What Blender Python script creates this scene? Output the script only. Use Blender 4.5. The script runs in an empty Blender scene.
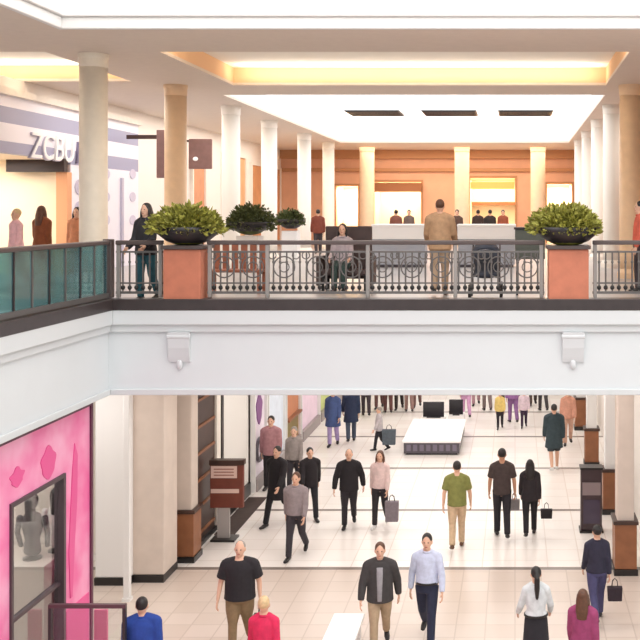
import bpy, math, random
from mathutils import Vector, Matrix
random.seed(7)
C = bpy.context.scene.collection
PI = math.pi

# ------------------------------------------------------------------ helpers
def P(px, py, d):
    """point at depth d that the photo shows at pixel (px, py)"""
    return Vector(((px - 515) * d / 1000, d, 7 - (py - 213) * d / 1000))
def PX(px, d): return (px - 515) * d / 1000
def PZ(py, d): return 7 - (py - 213) * d / 1000

class MB:
    def __init__(self): self.v = []; self.f = []
    def add(self, vs, fs):
        o = len(self.v); self.v += [Vector(p) for p in vs]; self.f += [tuple(i + o for i in f) for f in fs]
    def box(self, x0, x1, y0, y1, z0, z1):
        if x0 > x1: x0, x1 = x1, x0
        if y0 > y1: y0, y1 = y1, y0
        if z0 > z1: z0, z1 = z1, z0
        self.add([(x0,y0,z0),(x1,y0,z0),(x1,y1,z0),(x0,y1,z0),(x0,y0,z1),(x1,y0,z1),(x1,y1,z1),(x0,y1,z1)],
                 [(0,3,2,1),(4,5,6,7),(0,1,5,4),(1,2,6,5),(2,3,7,6),(3,0,4,7)])
        return self
    def limb(self, pts, rad, n=12, ref=(1,0,0), cap=0.8):
        pts = [Vector(p) for p in pts]; rad = [(r, r) if not isinstance(r, tuple) else r for r in rad]
        caps = (cap, cap) if not isinstance(cap, tuple) else cap
        m = len(pts); T = []
        for i in range(m):
            a = pts[max(i-1, 0)]; b = pts[min(i+1, m-1)]; T.append((b - a).normalized())
        rings = []
        def ring(c, t, ra, rb):
            u = Vector(ref); u = u - t * u.dot(t)
            if u.length < 1e-3: u = Vector((0,1,0)) - t * t.y
            u.normalize(); v = t.cross(u)
            return [c + u * (ra * math.cos(2*PI*k/n)) + v * (rb * math.sin(2*PI*k/n)) for k in range(n)]
        r0 = min(rad[0]); r1 = min(rad[-1])
        pole0 = pts[0] - T[0] * r0 * caps[0]
        for a in (60, 30):
            c, s = math.cos(math.radians(a)), math.sin(math.radians(a))
            rings.append(ring(pts[0] - T[0] * r0 * caps[0] * s, T[0], rad[0][0]*c, rad[0][1]*c))
        for i in range(m): rings.append(ring(pts[i], T[i], *rad[i]))
        for a in (30, 60):
            c, s = math.cos(math.radians(a)), math.sin(math.radians(a))
            rings.append(ring(pts[-1] + T[-1] * r1 * caps[1] * s, T[-1], rad[-1][0]*c, rad[-1][1]*c))
        pole1 = pts[-1] + T[-1] * r1 * caps[1]
        vs = [pole0] + [p for r in rings for p in r] + [pole1]; fs = []
        for k in range(n): fs.append((0, 1 + (k+1) % n, 1 + k))
        for i in range(len(rings) - 1):
            for k in range(n):
                a = 1 + i*n + k; b = 1 + i*n + (k+1) % n
                fs.append((a, b, b + n, a + n))
        e = len(vs) - 1; o = 1 + (len(rings)-1) * n
        for k in range(n): fs.append((e, o + k, o + (k+1) % n))
        self.add(vs, fs); return self
    def ell(self, c, r, n=16, m=10):
        c = Vector(c); vs = [c + Vector((0,0,-r[2]))]; fs = []
        for i in range(1, m):
            a = -PI/2 + PI*i/m
            for k in range(n):
                b = 2*PI*k/n; vs.append(c + Vector((r[0]*math.cos(a)*math.cos(b), r[1]*math.cos(a)*math.sin(b), r[2]*math.sin(a))))
        vs.append(c + Vector((0,0,r[2])))
        for k in range(n): fs.append((0, 1+(k+1)%n, 1+k))
        for i in range(m-2):
            for k in range(n):
                a = 1+i*n+k; b = 1+i*n+(k+1)%n; fs.append((a, b, b+n, a+n))
        e = len(vs)-1; o = 1+(m-2)*n
        for k in range(n): fs.append((e, o+k, o+(k+1)%n))
        self.add(vs, fs); return self
    def lathe(self, c, prof, n=24):
        """prof: list of (r, z) from bottom to top about the vertical axis through c"""
        c = Vector(c); vs = []; fs = []; m = len(prof)
        for r, z in prof:
            for k in range(n): vs.append(c + Vector((r*math.cos(2*PI*k/n), r*math.sin(2*PI*k/n), z)))
        for i in range(m-1):
            for k in range(n):
                a = i*n+k; b = i*n+(k+1)%n; fs.append((a, b, b+n, a+n))
        fs.append(tuple(reversed(range(n)))); fs.append(tuple(range((m-1)*n, m*n)))
        self.add(vs, fs); return self
    def ringtorus(self, c, R, r, axis='y', n=20, m=6):
        c = Vector(c); vs = []; fs = []
        for i in range(n):
            a = 2*PI*i/n
            for k in range(m):
                b = 2*PI*k/m; q = R + r*math.cos(b)
                p = (q*math.cos(a), r*math.sin(b), q*math.sin(a)) if axis == 'y' else \
                    ((r*math.sin(b), q*math.cos(a), q*math.sin(a)) if axis == 'x' else (q*math.cos(a), q*math.sin(a), r*math.sin(b)))
                vs.append(c + Vector(p))
        for i in range(n):
            for k in range(m):
                fs.append((i*m+k, ((i+1)%n)*m+k, ((i+1)%n)*m+(k+1)%m, i*m+(k+1)%m))
        self.add(vs, fs); return self
    def prism(self, pts, y0, y1, axis='y'):
        n = len(pts)
        mk = (lambda a, b, t: (a, t, b)) if axis == 'y' else ((lambda a, b, t: (t, a, b)) if axis == 'x' else (lambda a, b, t: (a, b, t)))
        vs = [mk(a, b, y0) for a, b in pts] + [mk(a, b, y1) for a, b in pts]
        fs = [tuple(range(n)), tuple(reversed(range(n, 2*n)))] + [(i, i+n, (i+1)%n+n, (i+1)%n) for i in range(n)]
        self.add(vs, fs); return self

def obj(name, mb, mat, parent=None, smooth=False, bevel=0, scale=1.0):
    me = bpy.data.meshes.new(name)
    me.from_pydata([tuple(p * scale) for p in mb.v], [], mb.f); me.update()
    import bmesh
    bm = bmesh.new(); bm.from_mesh(me); bmesh.ops.recalc_face_normals(bm, faces=bm.faces); bm.to_mesh(me); bm.free()
    me.materials.append(mat)
    if smooth:
        for p in me.polygons: p.use_smooth = True
    o = bpy.data.objects.new(name, me); C.objects.link(o)
    if parent: o.parent = parent
    if bevel:
        b = o.modifiers.new('bevel', 'BEVEL'); b.width = bevel; b.segments = 2; b.limit_method = 'ANGLE'
    return o
def lob(name, mb, mat, parent, **k):
    """part whose coordinates are given in the world: shift to the parent's frame (parents have no rotation)"""
    o = parent.location
    mb.v = [p - o for p in mb.v]
    return obj(name, mb, mat, parent, **k)
def union(name, mb, mat, parent, voxel, scale, smooth=2, extra=None):
    me = bpy.data.meshes.new(name + '_raw')
    me.from_pydata([tuple(p * scale) for p in mb.v], [], mb.f); me.update()
    import bmesh
    bm = bmesh.new(); bm.from_mesh(me); bmesh.ops.recalc_face_normals(bm, faces=bm.faces); bm.to_mesh(me); bm.free()
    t = bpy.data.objects.new('tmp', me); C.objects.link(t)
    r = t.modifiers.new('r', 'REMESH'); r.mode = 'VOXEL'; r.voxel_size = voxel
    if smooth:
        s = t.modifiers.new('s', 'SMOOTH'); s.factor = 0.5; s.iterations = smooth
    dg = bpy.context.evaluated_depsgraph_get(); dg.update()
    out = bpy.data.meshes.new_from_object(t.evaluated_get(dg))
    bpy.data.objects.remove(t); bpy.data.meshes.remove(me)
    if extra is not None:
        bm = bmesh.new(); bm.from_mesh(out)
        vs = [bm.verts.new(p * scale) for p in extra.v]
        for f in extra.f: bm.faces.new([vs[i] for i in f])
        bm.to_mesh(out); bm.free()
    out.name = name; out.materials.clear(); out.materials.append(mat)
    for p in out.polygons: p.use_smooth = True; p.material_index = 0
    o = bpy.data.objects.new(name, out); C.objects.link(o); o.parent = parent
    return o
def tag(o, label, cat, group=None, kind=None):
    o['label'] = label; o['category'] = cat
    if group: o['group'] = group
    if kind: o['kind'] = kind
    return o
def thing(name, label, cat, loc=(0,0,0), rz=0, group=None):
    o = bpy.data.objects.new(name, None); C.objects.link(o); o.empty_display_size = .2
    o.location = loc; o.rotation_euler = (0,0,rz); return tag(o, label, cat, group)
def struct(name, mb, mat, **k):
    o = obj(name, mb, mat, **k); o['kind'] = 'structure'; return o

# ------------------------------------------------------------------ materials
MATS = {}
def mat(name, col, rough=.6, metal=0, noise=0, nscale=6, emit=None, es=0, trans=0, spec=None, bump=0):
    if name in MATS: return MATS[name]
    m = bpy.data.materials.new(name); m.use_nodes = True; nt = m.node_tree; b = nt.nodes['Principled BSDF']
    b.inputs['Base Color'].default_value = (*col, 1); b.inputs['Roughness'].default_value = rough; b.inputs['Metallic'].default_value = metal
    if trans: b.inputs['Transmission Weight'].default_value = trans
    if spec is not None: b.inputs['Specular IOR Level'].default_value = spec
    if emit: b.inputs['Emission Color'].default_value = (*emit, 1); b.inputs['Emission Strength'].default_value = es
    if noise or bump:
        tc = nt.nodes.new('ShaderNodeTexCoord'); nz = nt.nodes.new('ShaderNodeTexNoise'); nz.inputs['Scale'].default_value = nscale; nz.inputs['Detail'].default_value = 4
        nt.links.new(tc.outputs['Object'], nz.inputs['Vector'])
        if noise:
            r = nt.nodes.new('ShaderNodeValToRGB')
            r.color_ramp.elements[0].position = .3; r.color_ramp.elements[1].position = .7
            r.color_ramp.elements[0].color = (*[c*(1-noise) for c in col], 1); r.color_ramp.elements[1].color = (*[min(1, c*(1+noise)) for c in col], 1)
            nt.links.new(nz.outputs['Fac'], r.inputs['Fac']); nt.links.new(r.outputs['Color'], b.inputs['Base Color'])
        if bump:
            bp = nt.nodes.new('ShaderNodeBump'); bp.inputs['Strength'].default_value = bump; nt.links.new(nz.outputs['Fac'], bp.inputs['Height']); nt.links.new(bp.outputs['Normal'], b.inputs['Normal'])
    MATS[name] = m; return m
def rgb(r, g, b):
    f = lambda c: (c/255/12.92) if c/255 <= .04045 else ((c/255+.055)/1.055)**2.4
    return (f(r), f(g), f(b))
def cloth(r, g, b):
    return mat('cloth_%d_%d_%d' % (r, g, b), rgb(r, g, b), .85, noise=.12, nscale=14)
def math_node(nt, op, a, b=None):
    n = nt.nodes.new('ShaderNodeMath'); n.operation = op
    for i, x in enumerate((a, b)):
        if x is None: continue
        if isinstance(x, (int, float)): n.inputs[i].default_value = x
        else: nt.links.new(x, n.inputs[i])
    return n.outputs[0]
def floor_mat():
    m = bpy.data.materials.new('mall_tiles'); m.use_nodes = True; nt = m.node_tree; b = nt.nodes['Principled BSDF']
    tc = nt.nodes.new('ShaderNodeTexCoord'); sp = nt.nodes.new('ShaderNodeSeparateXYZ'); nt.links.new(tc.outputs['Object'], sp.inputs[0])
    br = nt.nodes.new('ShaderNodeTexBrick'); br.offset = 0; br.inputs['Scale'].default_value = 1; br.inputs['Brick Width'].default_value = .65; br.inputs['Row Height'].default_value = .65; br.inputs['Mortar Size'].default_value = .012
    br.inputs['Color1'].default_value = (*rgb(246,241,236),1); br.inputs['Color2'].default_value = (*rgb(240,232,226),1); br.inputs['Mortar'].default_value = (*rgb(226,215,206),1)
    nt.links.new(tc.outputs['Object'], br.inputs['Vector'])
    b2 = nt.nodes.new('ShaderNodeTexBrick'); b2.offset = 0; b2.inputs['Scale'].default_value = 1; b2.inputs['Brick Width'].default_value = .5; b2.inputs['Row Height'].default_value = .5; b2.inputs['Mortar Size'].default_value = .012
    b2.inputs['Color1'].default_value = (*rgb(212,197,186),1); b2.inputs['Color2'].default_value = (*rgb(204,188,176),1); b2.inputs['Mortar'].default_value = (*rgb(192,176,164),1)
    nt.links.new(tc.outputs['Object'], b2.inputs['Vector'])
    near = math_node(nt, 'LESS_THAN', sp.outputs['Y'], 19.7)
    mx = nt.nodes.new('ShaderNodeMix'); mx.data_type = 'RGBA'; nt.links.new(near, mx.inputs[0]); nt.links.new(br.outputs['Color'], mx.inputs[6]); nt.links.new(b2.outputs['Color'], mx.inputs[7])
    q = math_node(nt, 'FRACT', math_node(nt, 'DIVIDE', math_node(nt, 'SUBTRACT', sp.outputs['Y'], 19.62), 3.87))
    ln = math_node(nt, 'LESS_THAN', q, .04)
    ln = math_node(nt, 'MULTIPLY', ln, math_node(nt, 'GREATER_THAN', sp.outputs['Y'], 19))
    band = nt.nodes.new('ShaderNodeRGB'); band.outputs[0].default_value = (*rgb(128,115,108),1)
    m2 = nt.nodes.new('ShaderNodeMix'); m2.data_type = 'RGBA'; nt.links.new(ln, m2.inputs[0]); nt.links.new(mx.outputs[2], m2.inputs[6]); nt.links.new(band.outputs[0], m2.inputs[7])
    nt.links.new(m2.outputs[2], b.inputs['Base Color']); b.inputs['Roughness'].default_value = .28
    return m
def stripe_mat():
    m = bpy.data.materials.new('striped_facade'); m.use_nodes = True; nt = m.node_tree; b = nt.nodes['Principled BSDF']
    tc = nt.nodes.new('ShaderNodeTexCoord'); sp = nt.nodes.new('ShaderNodeSeparateXYZ'); nt.links.new(tc.outputs['Object'], sp.inputs[0])
    q = math_node(nt, 'FRACT', math_node(nt, 'DIVIDE', math_node(nt, 'SUBTRACT', sp.outputs['Z'], 8.2), .75))
    ln = math_node(nt, 'MULTIPLY', math_node(nt, 'LESS_THAN', q, .47), math_node(nt, 'GREATER_THAN', sp.outputs['Z'], 8.19))
    mx = nt.nodes.new('ShaderNodeMix'); mx.data_type = 'RGBA'; nt.links.new(ln, mx.inputs[0])
    mx.inputs[6].default_value = (*rgb(242,238,248),1); mx.inputs[7].default_value = (*rgb(164,164,192),1)
    nt.links.new(mx.outputs[2], b.inputs['Base Color']); b.inputs['Roughness'].default_value = .5
    return m
def pink_mat():
    m = bpy.data.materials.new('pink_hoarding'); m.use_nodes = True; nt = m.node_tree; b = nt.nodes['Principled BSDF']
    tc = nt.nodes.new('ShaderNodeTexCoord'); nz = nt.nodes.new('ShaderNodeTexNoise'); nz.inputs['Scale'].default_value = 1.3; nz.inputs['Detail'].default_value = 3
    nt.links.new(tc.outputs['Object'], nz.inputs['Vector'])
    r = nt.nodes.new('ShaderNodeValToRGB'); r.color_ramp.elements[0].position = .35; r.color_ramp.elements[1].position = .68
    r.color_ramp.elements[0].color = (*rgb(240,108,168),1); r.color_ramp.elements[1].color = (*rgb(250,178,210),1)
    nt.links.new(nz.outputs['Fac'], r.inputs['Fac']); nt.links.new(r.outputs['Color'], b.inputs['Base Color']); b.inputs['Roughness'].default_value = .35
    return m

WHITE = mat('white_paint', rgb(236,234,232), .55)
FASC = mat('fascia_paint', rgb(214,219,222), .6, noise=.012, nscale=2)
MOULD = mat('moulding_paint', rgb(209,213,215), .6)
CREAM = mat('cream_paint', rgb(240,231,220), .6, noise=.03)
TANP = mat('tan_soffit_paint', rgb(230,215,201), .7, noise=.02)
BEIGE = mat('beige_stone', rgb(216,201,189), .5, noise=.05, nscale=3)
PEACH = mat('peach_wall', rgb(228,176,144), .7, noise=.05, nscale=2)
PEACHD = mat('dark_peach_trim', rgb(190,138,98), .7)
TERRA = mat('terracotta', rgb(190,116,90), .6, noise=.1, nscale=5)
WOOD = mat('brown_wood', rgb(146,94,62), .45, noise=.15, nscale=4)
DWOOD = mat('dark_wood', rgb(64,42,34), .4, noise=.2, nscale=5)
BLACK = mat('black_stone', rgb(30,27,27), .3)
IRON = mat('grey_iron', rgb(104,100,98), .4, metal=.3)
DIRON = mat('dark_iron', rgb(62,58,60), .35, metal=.4)
COLLAR = mat('black_collar', rgb(28,26,26), .4)
DARKRAIL = mat('dark_rail', rgb(84,72,70), .4)
TEALG = mat('teal_glass', rgb(108,162,170), .08, trans=.85)
GLASS = mat('clear_glass', rgb(235,242,240), .03, trans=1)
DECK = mat('deck_tiles', rgb(172,167,166), .3, noise=.06, nscale=1.5)
DGREY = mat('dark_grey_panel', rgb(88,82,90), .4, noise=.1)
LEAF = mat('leaf_green', rgb(152,150,68), .6, noise=.5, nscale=9)
LEAFD = mat('leaf_dark_green', rgb(84,92,50), .6, noise=.4, nscale=7)
SKIN = mat('skin_light', rgb(222,176,150), .55)
SKIN2 = mat('skin_tan', rgb(196,146,116), .55)
EYE = mat('eye_dark', rgb(48,36,30), .3)
LIP = mat('lip_rose', rgb(176,104,96), .5)
HAIRB = mat('hair_black', rgb(32,26,25), .5, noise=.2, nscale=30)
HAIRBR = mat('hair_brown', rgb(92,58,40), .5, noise=.2, nscale=30)
HAIRG = mat('hair_grey', rgb(150,140,132), .6, noise=.2, nscale=30)
HAIRBL = mat('hair_blond', rgb(214,184,140), .5, noise=.15, nscale=30)
SHOEB = mat('shoe_black', rgb(34,30,30), .4)
SHOEW = mat('shoe_white', rgb(226,224,222), .5)
SHOEBR = mat('shoe_brown', rgb(96,66,46), .5)

# ------------------------------------------------------------------ camera
cam = bpy.data.cameras.new('camera'); co = bpy.data.objects.new('camera', cam); C.objects.link(co)
co.location = (0, 0, 7); co.rotation_euler = (PI/2, 0, 0)
cam.sensor_width = 36; cam.lens = 1000/640*36; cam.shift_x = -195/640; cam.shift_y = -107/640; cam.clip_end = 200
bpy.context.scene.camera = co

# ------------------------------------------------------------------ setting
DK = 5.5          # upper deck
CL = 4.09         # underside of the bridge
SO = 9.95         # upper soffit
FR = 16.0         # front of the bridge
struct('floor', MB().box(-16, 12, 6, 64, -.15, 0), floor_mat())
struct('floor', MB().box(-16, -6.55, 5, FR+.05, DK-.1, DK).box(-16, 12, FR+.05, 62, DK-.1, DK), DECK)
struct('ceiling', MB().box(-16, -6.5, 5, FR+.02, CL, CL+.08).box(-16, 12, FR+.02, 62, CL, CL+.08), WHITE)
# fascia: front and left return, with cornice steps
f = MB().box(-6.5, 12, FR, FR+.12, CL, DK-.02)
struct('wall_front', f, FASC)
struct('wall_left', MB().box(-6.62, -6.5, 5, FR, CL, DK-.02), FASC)
t = MB()
t.box(-6.45, 12, FR-.05, FR, 5.10, DK-.02); t.box(-6.5, -6.45, 5, FR, 5.10, DK-.02)
t.box(-6.40, 12, FR-.10, FR-.05, 5.22, DK-.02); t.box(-6.45, -6.40, 5, FR-.05, 5.22, DK-.02)
t.box(-6.46, 12, FR-.04, FR, CL, CL+.10); t.box(-6.5, -6.46, 5, FR, CL, CL+.10)
struct('trim_1', t, MOULD, bevel=.012)
t = MB().box(-6.42, 12, FR-.11, FR+.22, DK-.05, DK+.13); t.box(-6.66, -6.39, 5, FR+.22, DK-.05, DK+.13)
struct('trim_2', t, mat('black_curb', rgb(58,50,50), .35, noise=.1), bevel=.01)

def slab(holes, x0, x1, y0, y1, z0, z1):
    xs = sorted({x0, x1} | {h[0] for h in holes} | {h[1] for h in holes}); ys = sorted({y0, y1} | {h[2] for h in holes} | {h[3] for h in holes})
    mb = MB()
    for i in range(len(xs)-1):
        for j in range(len(ys)-1):
            cx, cy = (xs[i]+xs[i+1])/2, (ys[j]+ys[j+1])/2
            if any(h[0] < cx < h[1] and h[2] < cy < h[3] for h in holes): continue
            mb.box(xs[i], xs[i+1], ys[j], ys[j+1], z0, z1)
    return mb
WELL = (-7.3, 12, 4, FR); TR1 = (-6.5, 2.1, 18.3, 23.1); TR2 = (-7.3, 2.25, 25, 42); TR3 = (-13, -8.6, 18.3, 22.4)
struct('ceiling', slab([WELL, TR1, TR2, TR3], -16, 12, 4, 62, SO, SO+.06), TANP)
def tray(h, z, wm, tm):
    w = MB(); t_ = .08
    w.box(h[0]-t_, h[0], h[2], h[3], SO+.06, z); w.box(h[1], h[1]+t_, h[2], h[3], SO+.06, z)
    w.box(h[0]-t_, h[1]+t_, h[2]-t_, h[2], SO+.06, z); w.box(h[0]-t_, h[1]+t_, h[3], h[3]+t_, SO+.06, z)
    struct('trim_3', w, wm); struct('ceiling', MB().box(h[0]-t_, h[1]+t_, h[2]-t_, h[3]+t_, z, z+.06), tm)
CREAMC = mat('cove_cream', rgb(252,247,236), .7)
tray(TR1, 10.36, mat('cove_orange', rgb(240,196,150), .7), CREAMC)
tray(TR3, 10.30, MATS['cove_orange'], CREAMC)
SKYL = mat('skylight_glazing', (1,1,1), .4, emit=(.97,.99,1), es=1.5)
tray(TR2, 10.45, WHITE, SKYL)
# atrium skylight well above the void in front of the bridge
w = MB(); w.box(-7.42, 12, FR, FR+.12, SO+.06, 12.6); w.box(-7.42, -7.3, 4, FR, SO+.06, 12.6)
struct('wall_skylight', w, WHITE)
t = MB().box(-7.3, 12, FR-.1, FR, SO-.02, SO+.17); t.box(-7.3, -7.2, 4, FR-.1, SO-.02, SO+.17); t.box(-7.3, 12, FR-.16, FR, SO+.17, SO+.235); t.box(-7.3, -7.14, 4, FR-.16, SO+.17, SO+.235)
struct('trim_4', t, WHITE, bevel=.02)
struct('window_1', MB().box(-7.42, 12, 4, FR+.12, 12.6, 12.66), mat('atrium_glazing', (1,1,1), .4, emit=(1,.995,.98), es=1.9))
for i, px in enumerate((344, 421, 498)):
    d0 = 33.4; x0 = PX(px, d0); g = thing('ceiling_vent', ['left', 'middle', 'right'][i] + ' one of three black slots in the bright upper ceiling', 'vent', (x0+.92, d0+.8, 10.44), 0, 'slots in the upper ceiling')
    lob('frame', MB().box(x0, x0+1.85, d0, d0+1.7, 10.40, 10.44), BLACK, g)
    s = MB()
    for k in range(5): s.box(x0+.05, x0+1.8, d0+.1+k*.32, d0+.2+k*.32, 10.37, 10.40)
    lob('slat', s, DIRON, g)

# columns -------------------------------------------------------------
UC = []
def column(name, label, x, d, z0, z1, r, m, capm, group=None, square=False):
    t = thing(name, label, 'column', (x, d, z0), 0, 'round columns of the upper floor')
    if square:
        obj('shaft', MB().box(-r, r, -r, r, .0, z1-z0), m, t, bevel=.03)
    else:
        obj('shaft', MB().lathe((0,0,0), [(r*1.02, .2), (r, .5), (r*.985, z1-z0-.25)], 32), m, t, smooth=True)
        obj('base', MB().lathe((0,0,0), [(r*1.22, 0), (r*1.22, .12), (r*1.1, .18), (r*1.03, .22)], 32), capm, t)
        obj('capital', MB().lathe((0,0,0), [(r*1.0, z1-z0-.25), (r*1.03, z1-z0-.22), (r*1.03, z1-z0-.1), (r*1.08, z1-z0-.06), (r*1.08, z1-z0)], 32), capm, t)
    return t
wc = mat('daylit_column', rgb(244,238,228), .5); cc = mat('cream_column', rgb(250,239,220), .5, noise=.03); tc_ = mat('tan_column', rgb(238,206,170), .5, noise=.04)  # whiter copy for columns under the skylight, its daylight painted into the colour
left_lab = ['foremost cream column of the upper left row, before the striped storefront', 'tan column of the upper left row, behind the large bush',
            'third column of the upper left row, white, above the smaller round bush', 'fourth column of the upper left row, white', 'fifth column of the upper left row, white and slim',
            'last and slimmest column of the upper left row']
for i, d in enumerate((18.6, 23.1, 27.6, 31.9, 37.2, 41.8)):
    column('round_column', left_lab[i], -7.84 if i < 5 else -7.8, d, DK, SO, .25, [cc, tc_, wc, wc, wc, cc][i], [cc, tc_, wc, wc, wc, cc][i])
right_lab = ['foremost tan column of the upper right row, at the picture edge', 'second column of the upper right row, white', 'third column of the upper right row, white', 'fourth column of the upper right row, white and slim', 'last column of the upper right row, white and slimmest']
for i, d in enumerate((23.1, 27.4, 31.7, 36.2, 40.6)):
    column('round_column', right_lab[i], 2.66, d, DK, SO, .25, [tc_, wc, wc, wc, wc][i], [tc_, wc, wc, wc, wc][i])
for px, lab in ((367, 'left one of three peach columns before the upper back wall'), (462, 'middle one of three peach columns before the upper back wall'), (538, 'right one of three peach columns before the upper back wall')):
    column('round_column', lab, PX(px, 44.5), 44.5, DK, SO, .33, mat('peach_column', rgb(238,206,172), .5, noise=.03), MATS['peach_column'])

# upper back wall with lit shop openings ---------------------------------
BW = 47.0
ops = [(336, 358, 186, 246), (374, 421, 182, 246), (470, 515, 178, 246), (547, 572, 184, 246)]
def wall_with_openings(x0, x1, z0, z1, y0, y1, holes):
    xs = sorted({x0, x1} | {h[0] for h in holes} | {h[1] for h in holes}); zs = sorted({z0, z1} | {h[2] for h in holes} | {h[3] for h in holes}); mb = MB()
    for i in range(len(xs)-1):
        for j in range(len(zs)-1):
            cx, cz = (xs[i]+xs[i+1])/2, (zs[j]+zs[j+1])/2
            if any(h[0] < cx < h[1] and h[2] < cz < h[3] for h in holes): continue
            mb.box(xs[i], xs[i+1], y0, y1, zs[j], zs[j+1])
    return mb
hl = [(PX(a, BW), PX(b, BW), DK, PZ(c, BW)) for a, b, c, e in ops]
struct('wall_back', wall_with_openings(-16, 12, DK, SO, BW, BW+.3, hl), PEACH)
struct('trim_5', MB().box(-16, 12, BW-.25, BW, 9.55, SO).box(-16, 12, BW-.15, BW, 8.95, 9.1), PEACHD)
LIT = mat('lit_shop_wall', rgb(250,232,204), .7)
shop_names = ['narrow bright cream shop opening at the left of the upper back wall', 'wide peach-lit shop opening under a brown canopy on the upper back wall', 'yellow-lit shop opening with dark shelf line on the upper back wall', 'small pale yellow shop opening behind the right bush']
for i, h in enumerate(hl):
    g = thing('shop_interior', shop_names[i], 'shop', ((h[0]+h[1])/2, BW+.3, DK))
    m = MB(); m.box(h[0], h[1], BW+2.2, BW+2.3, DK, h[3]); m.box(h[0]-.06, h[0], BW+.3, BW+2.3, DK, h[3]); m.box(h[1], h[1]+.06, BW+.3, BW+2.3, DK, h[3]); m.box(h[0], h[1], BW+.3, BW+2.3, h[3], h[3]+.06)
    lob('display_wall', m, LIT, g)
    fr = MB(); fr.box(h[0]-.1, h[0], BW-.05, BW, DK, h[3]+.1); fr.box(h[1], h[1]+.1, BW-.05, BW, DK, h[3]+.1); fr.box(h[0], h[1], BW-.05, BW, h[3], h[3]+.1)
    lob('door_frame', fr, PEACHD, g)
    if i == 1:
        lob('canopy', MB().prism([(BW-.7, PZ(192, BW)), (BW-.02, PZ(192, BW)), (BW-.02, PZ(183, BW)), (BW-.2, PZ(183, BW))], h[0]-.15, h[1]+.05, 'x'), mat('canopy_brown', rgb(150,98,66), .7), g)
    if i == 2:
        lob('shelf', MB().box(h[0], h[1], BW+1.7, BW+2.2, PZ(205, BW+2), PZ(202, BW+2)), WOOD, g)
        lob('valance', MB().box(h[0]+.02, h[1]-.02, BW+.05, BW+.12, PZ(189, BW), PZ(182, BW)), mat('yellow_valance', rgb(238,206,120), .7), g)
    L = bpy.data.lights.new('shop_lamp', 'AREA'); L.shape = 'RECTANGLE'; L.size = max(.6, (h[1]-h[0])*.8); L.size_y = 1.2; L.energy = 85; L.color = (1, .86, .64)
    lo = bpy.data.objects.new('shop_lamp', L); C.objects.link(lo); lo.location = ((h[0]+h[1])/2, BW+1.1, h[3]-.06)

# upper left wall: striped storefront, signs ------------------------------
LW = -11.0
sf = thing('striped_storefront', 'lilac and white striped storefront with pale lettering at the upper left', 'storefront', (LW, 22, DK))
m = MB()
z8 = 8.3
def yzwall(mb, x0, x1, y0, y1, z0, z1, holes):
    ys = sorted({y0, y1} | {h[0] for h in holes} | {h[1] for h in holes}); zs = sorted({z0, z1} | {h[2] for h in holes} | {h[3] for h in holes})
    for i in range(len(ys)-1):
        for j in range(len(zs)-1):
            cy, cz = (ys[i]+ys[i+1])/2, (zs[j]+zs[j+1])/2
            if any(h[0] < cy < h[1] and h[2] < cz < h[3] for h in holes): continue
            mb.box(x0, x1, ys[i], ys[i+1], zs[j], zs[j+1])
    return mb
wallm = stripe_mat()
fm = yzwall(MB(), LW-.2, LW, 8, 29.2, DK, 9.55, [(19.6, 24.75, DK, z8)])
fo = obj('facade', fm, wallm); fo.parent = sf; fo.matrix_parent_inverse = Matrix.Translation(-sf.location)
SIGNW = mat('sign_white', rgb(250,250,252), .4); SIGNG = mat('sign_grey', rgb(190,186,208), .4)
def text(body, name, m, parent, loc, rot, size, ext=.03, worldparent=True):
    cu = bpy.data.curves.new(name, 'FONT'); cu.body = body; cu.size = size; cu.extrude = ext; cu.align_x = 'LEFT'; cu.shear = .15
    o = bpy.data.objects.new(name + '_t', cu); C.objects.link(o)
    dg = bpy.context.evaluated_depsgraph_get(); dg.update(); me = bpy.data.meshes.new_from_object(o.evaluated_get(dg)); bpy.data.objects.remove(o)
    me.name = name; me.materials.clear(); me.materials.append(m)
    o = bpy.data.objects.new(name, me); C.objects.link(o); o.parent = parent; o.location = Vector(loc) - parent.location; o.rotation_euler = rot; return o
TR = (PI/2, 0, PI/2)
text('ZCBU', 'lettering', SIGNW, sf, (LW+.03, 22.6, 8.26), TR, .86)
text('ZCBU', 'letter_outline', SIGNG, sf, (LW+.01, 22.57, 8.24), TR, .88)
text('II', 'lettering', mat('sign_violet', rgb(128,122,150), .4), sf, (LW+.03, 24.95, 8.24), TR, .8)
# store interior seen through the opening
lob('interior', MB().box(-15, LW-.2, 24.75, 24.9, DK, z8).box(-15.1, -15, 19.4, 24.9, DK, z8).box(-15, LW-.2, 19.4, 24.9, z8, z8+.1), LIT, sf)
lob('header_beam', MB().box(PX(8, 24.4), PX(66, 24.4), 24.3, 24.5, PZ(172, 24.4), PZ(159, 24.4)), mat('header_dark', rgb(46,28,26), .5), sf)
lob('pillar', MB().box(PX(57, 24.5), PX(69, 24.5)-.02, 24.45, 24.7, DK, PZ(172, 24.4)), mat('orange_pillar', rgb(232,168,124), .6), sf)
for k, py in enumerate((187, 209)):
    lob('round_motif', MB().prism([(25.0 + .28*math.cos(a*PI/8) + .25, PZ(py, 25.1) + .2*math.sin(a*PI/8)) for a in range(16)], LW, LW+.02, 'x'), SIGNG, sf)
for k, py in enumerate((180, 203, 226)):
    for yy in (26.9, 28.75): lob('round_motif', MB().prism([(yy + .22*math.cos(a*PI/8), PZ(py-6, yy) + .14*math.sin(a*PI/8)) for a in range(16)], LW, LW+.02, 'x'), mat('motif_pale', rgb(206,200,220), .5), sf)
lob('window_bar', MB().box(LW, LW+.06, 27.85, 27.98, DK, PZ(178, 28)), SIGNG, sf)
lob('cornice', MB().box(LW-.2, LW+.12, 8, 29.2, 9.55, 9.7), CREAM, sf)
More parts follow.
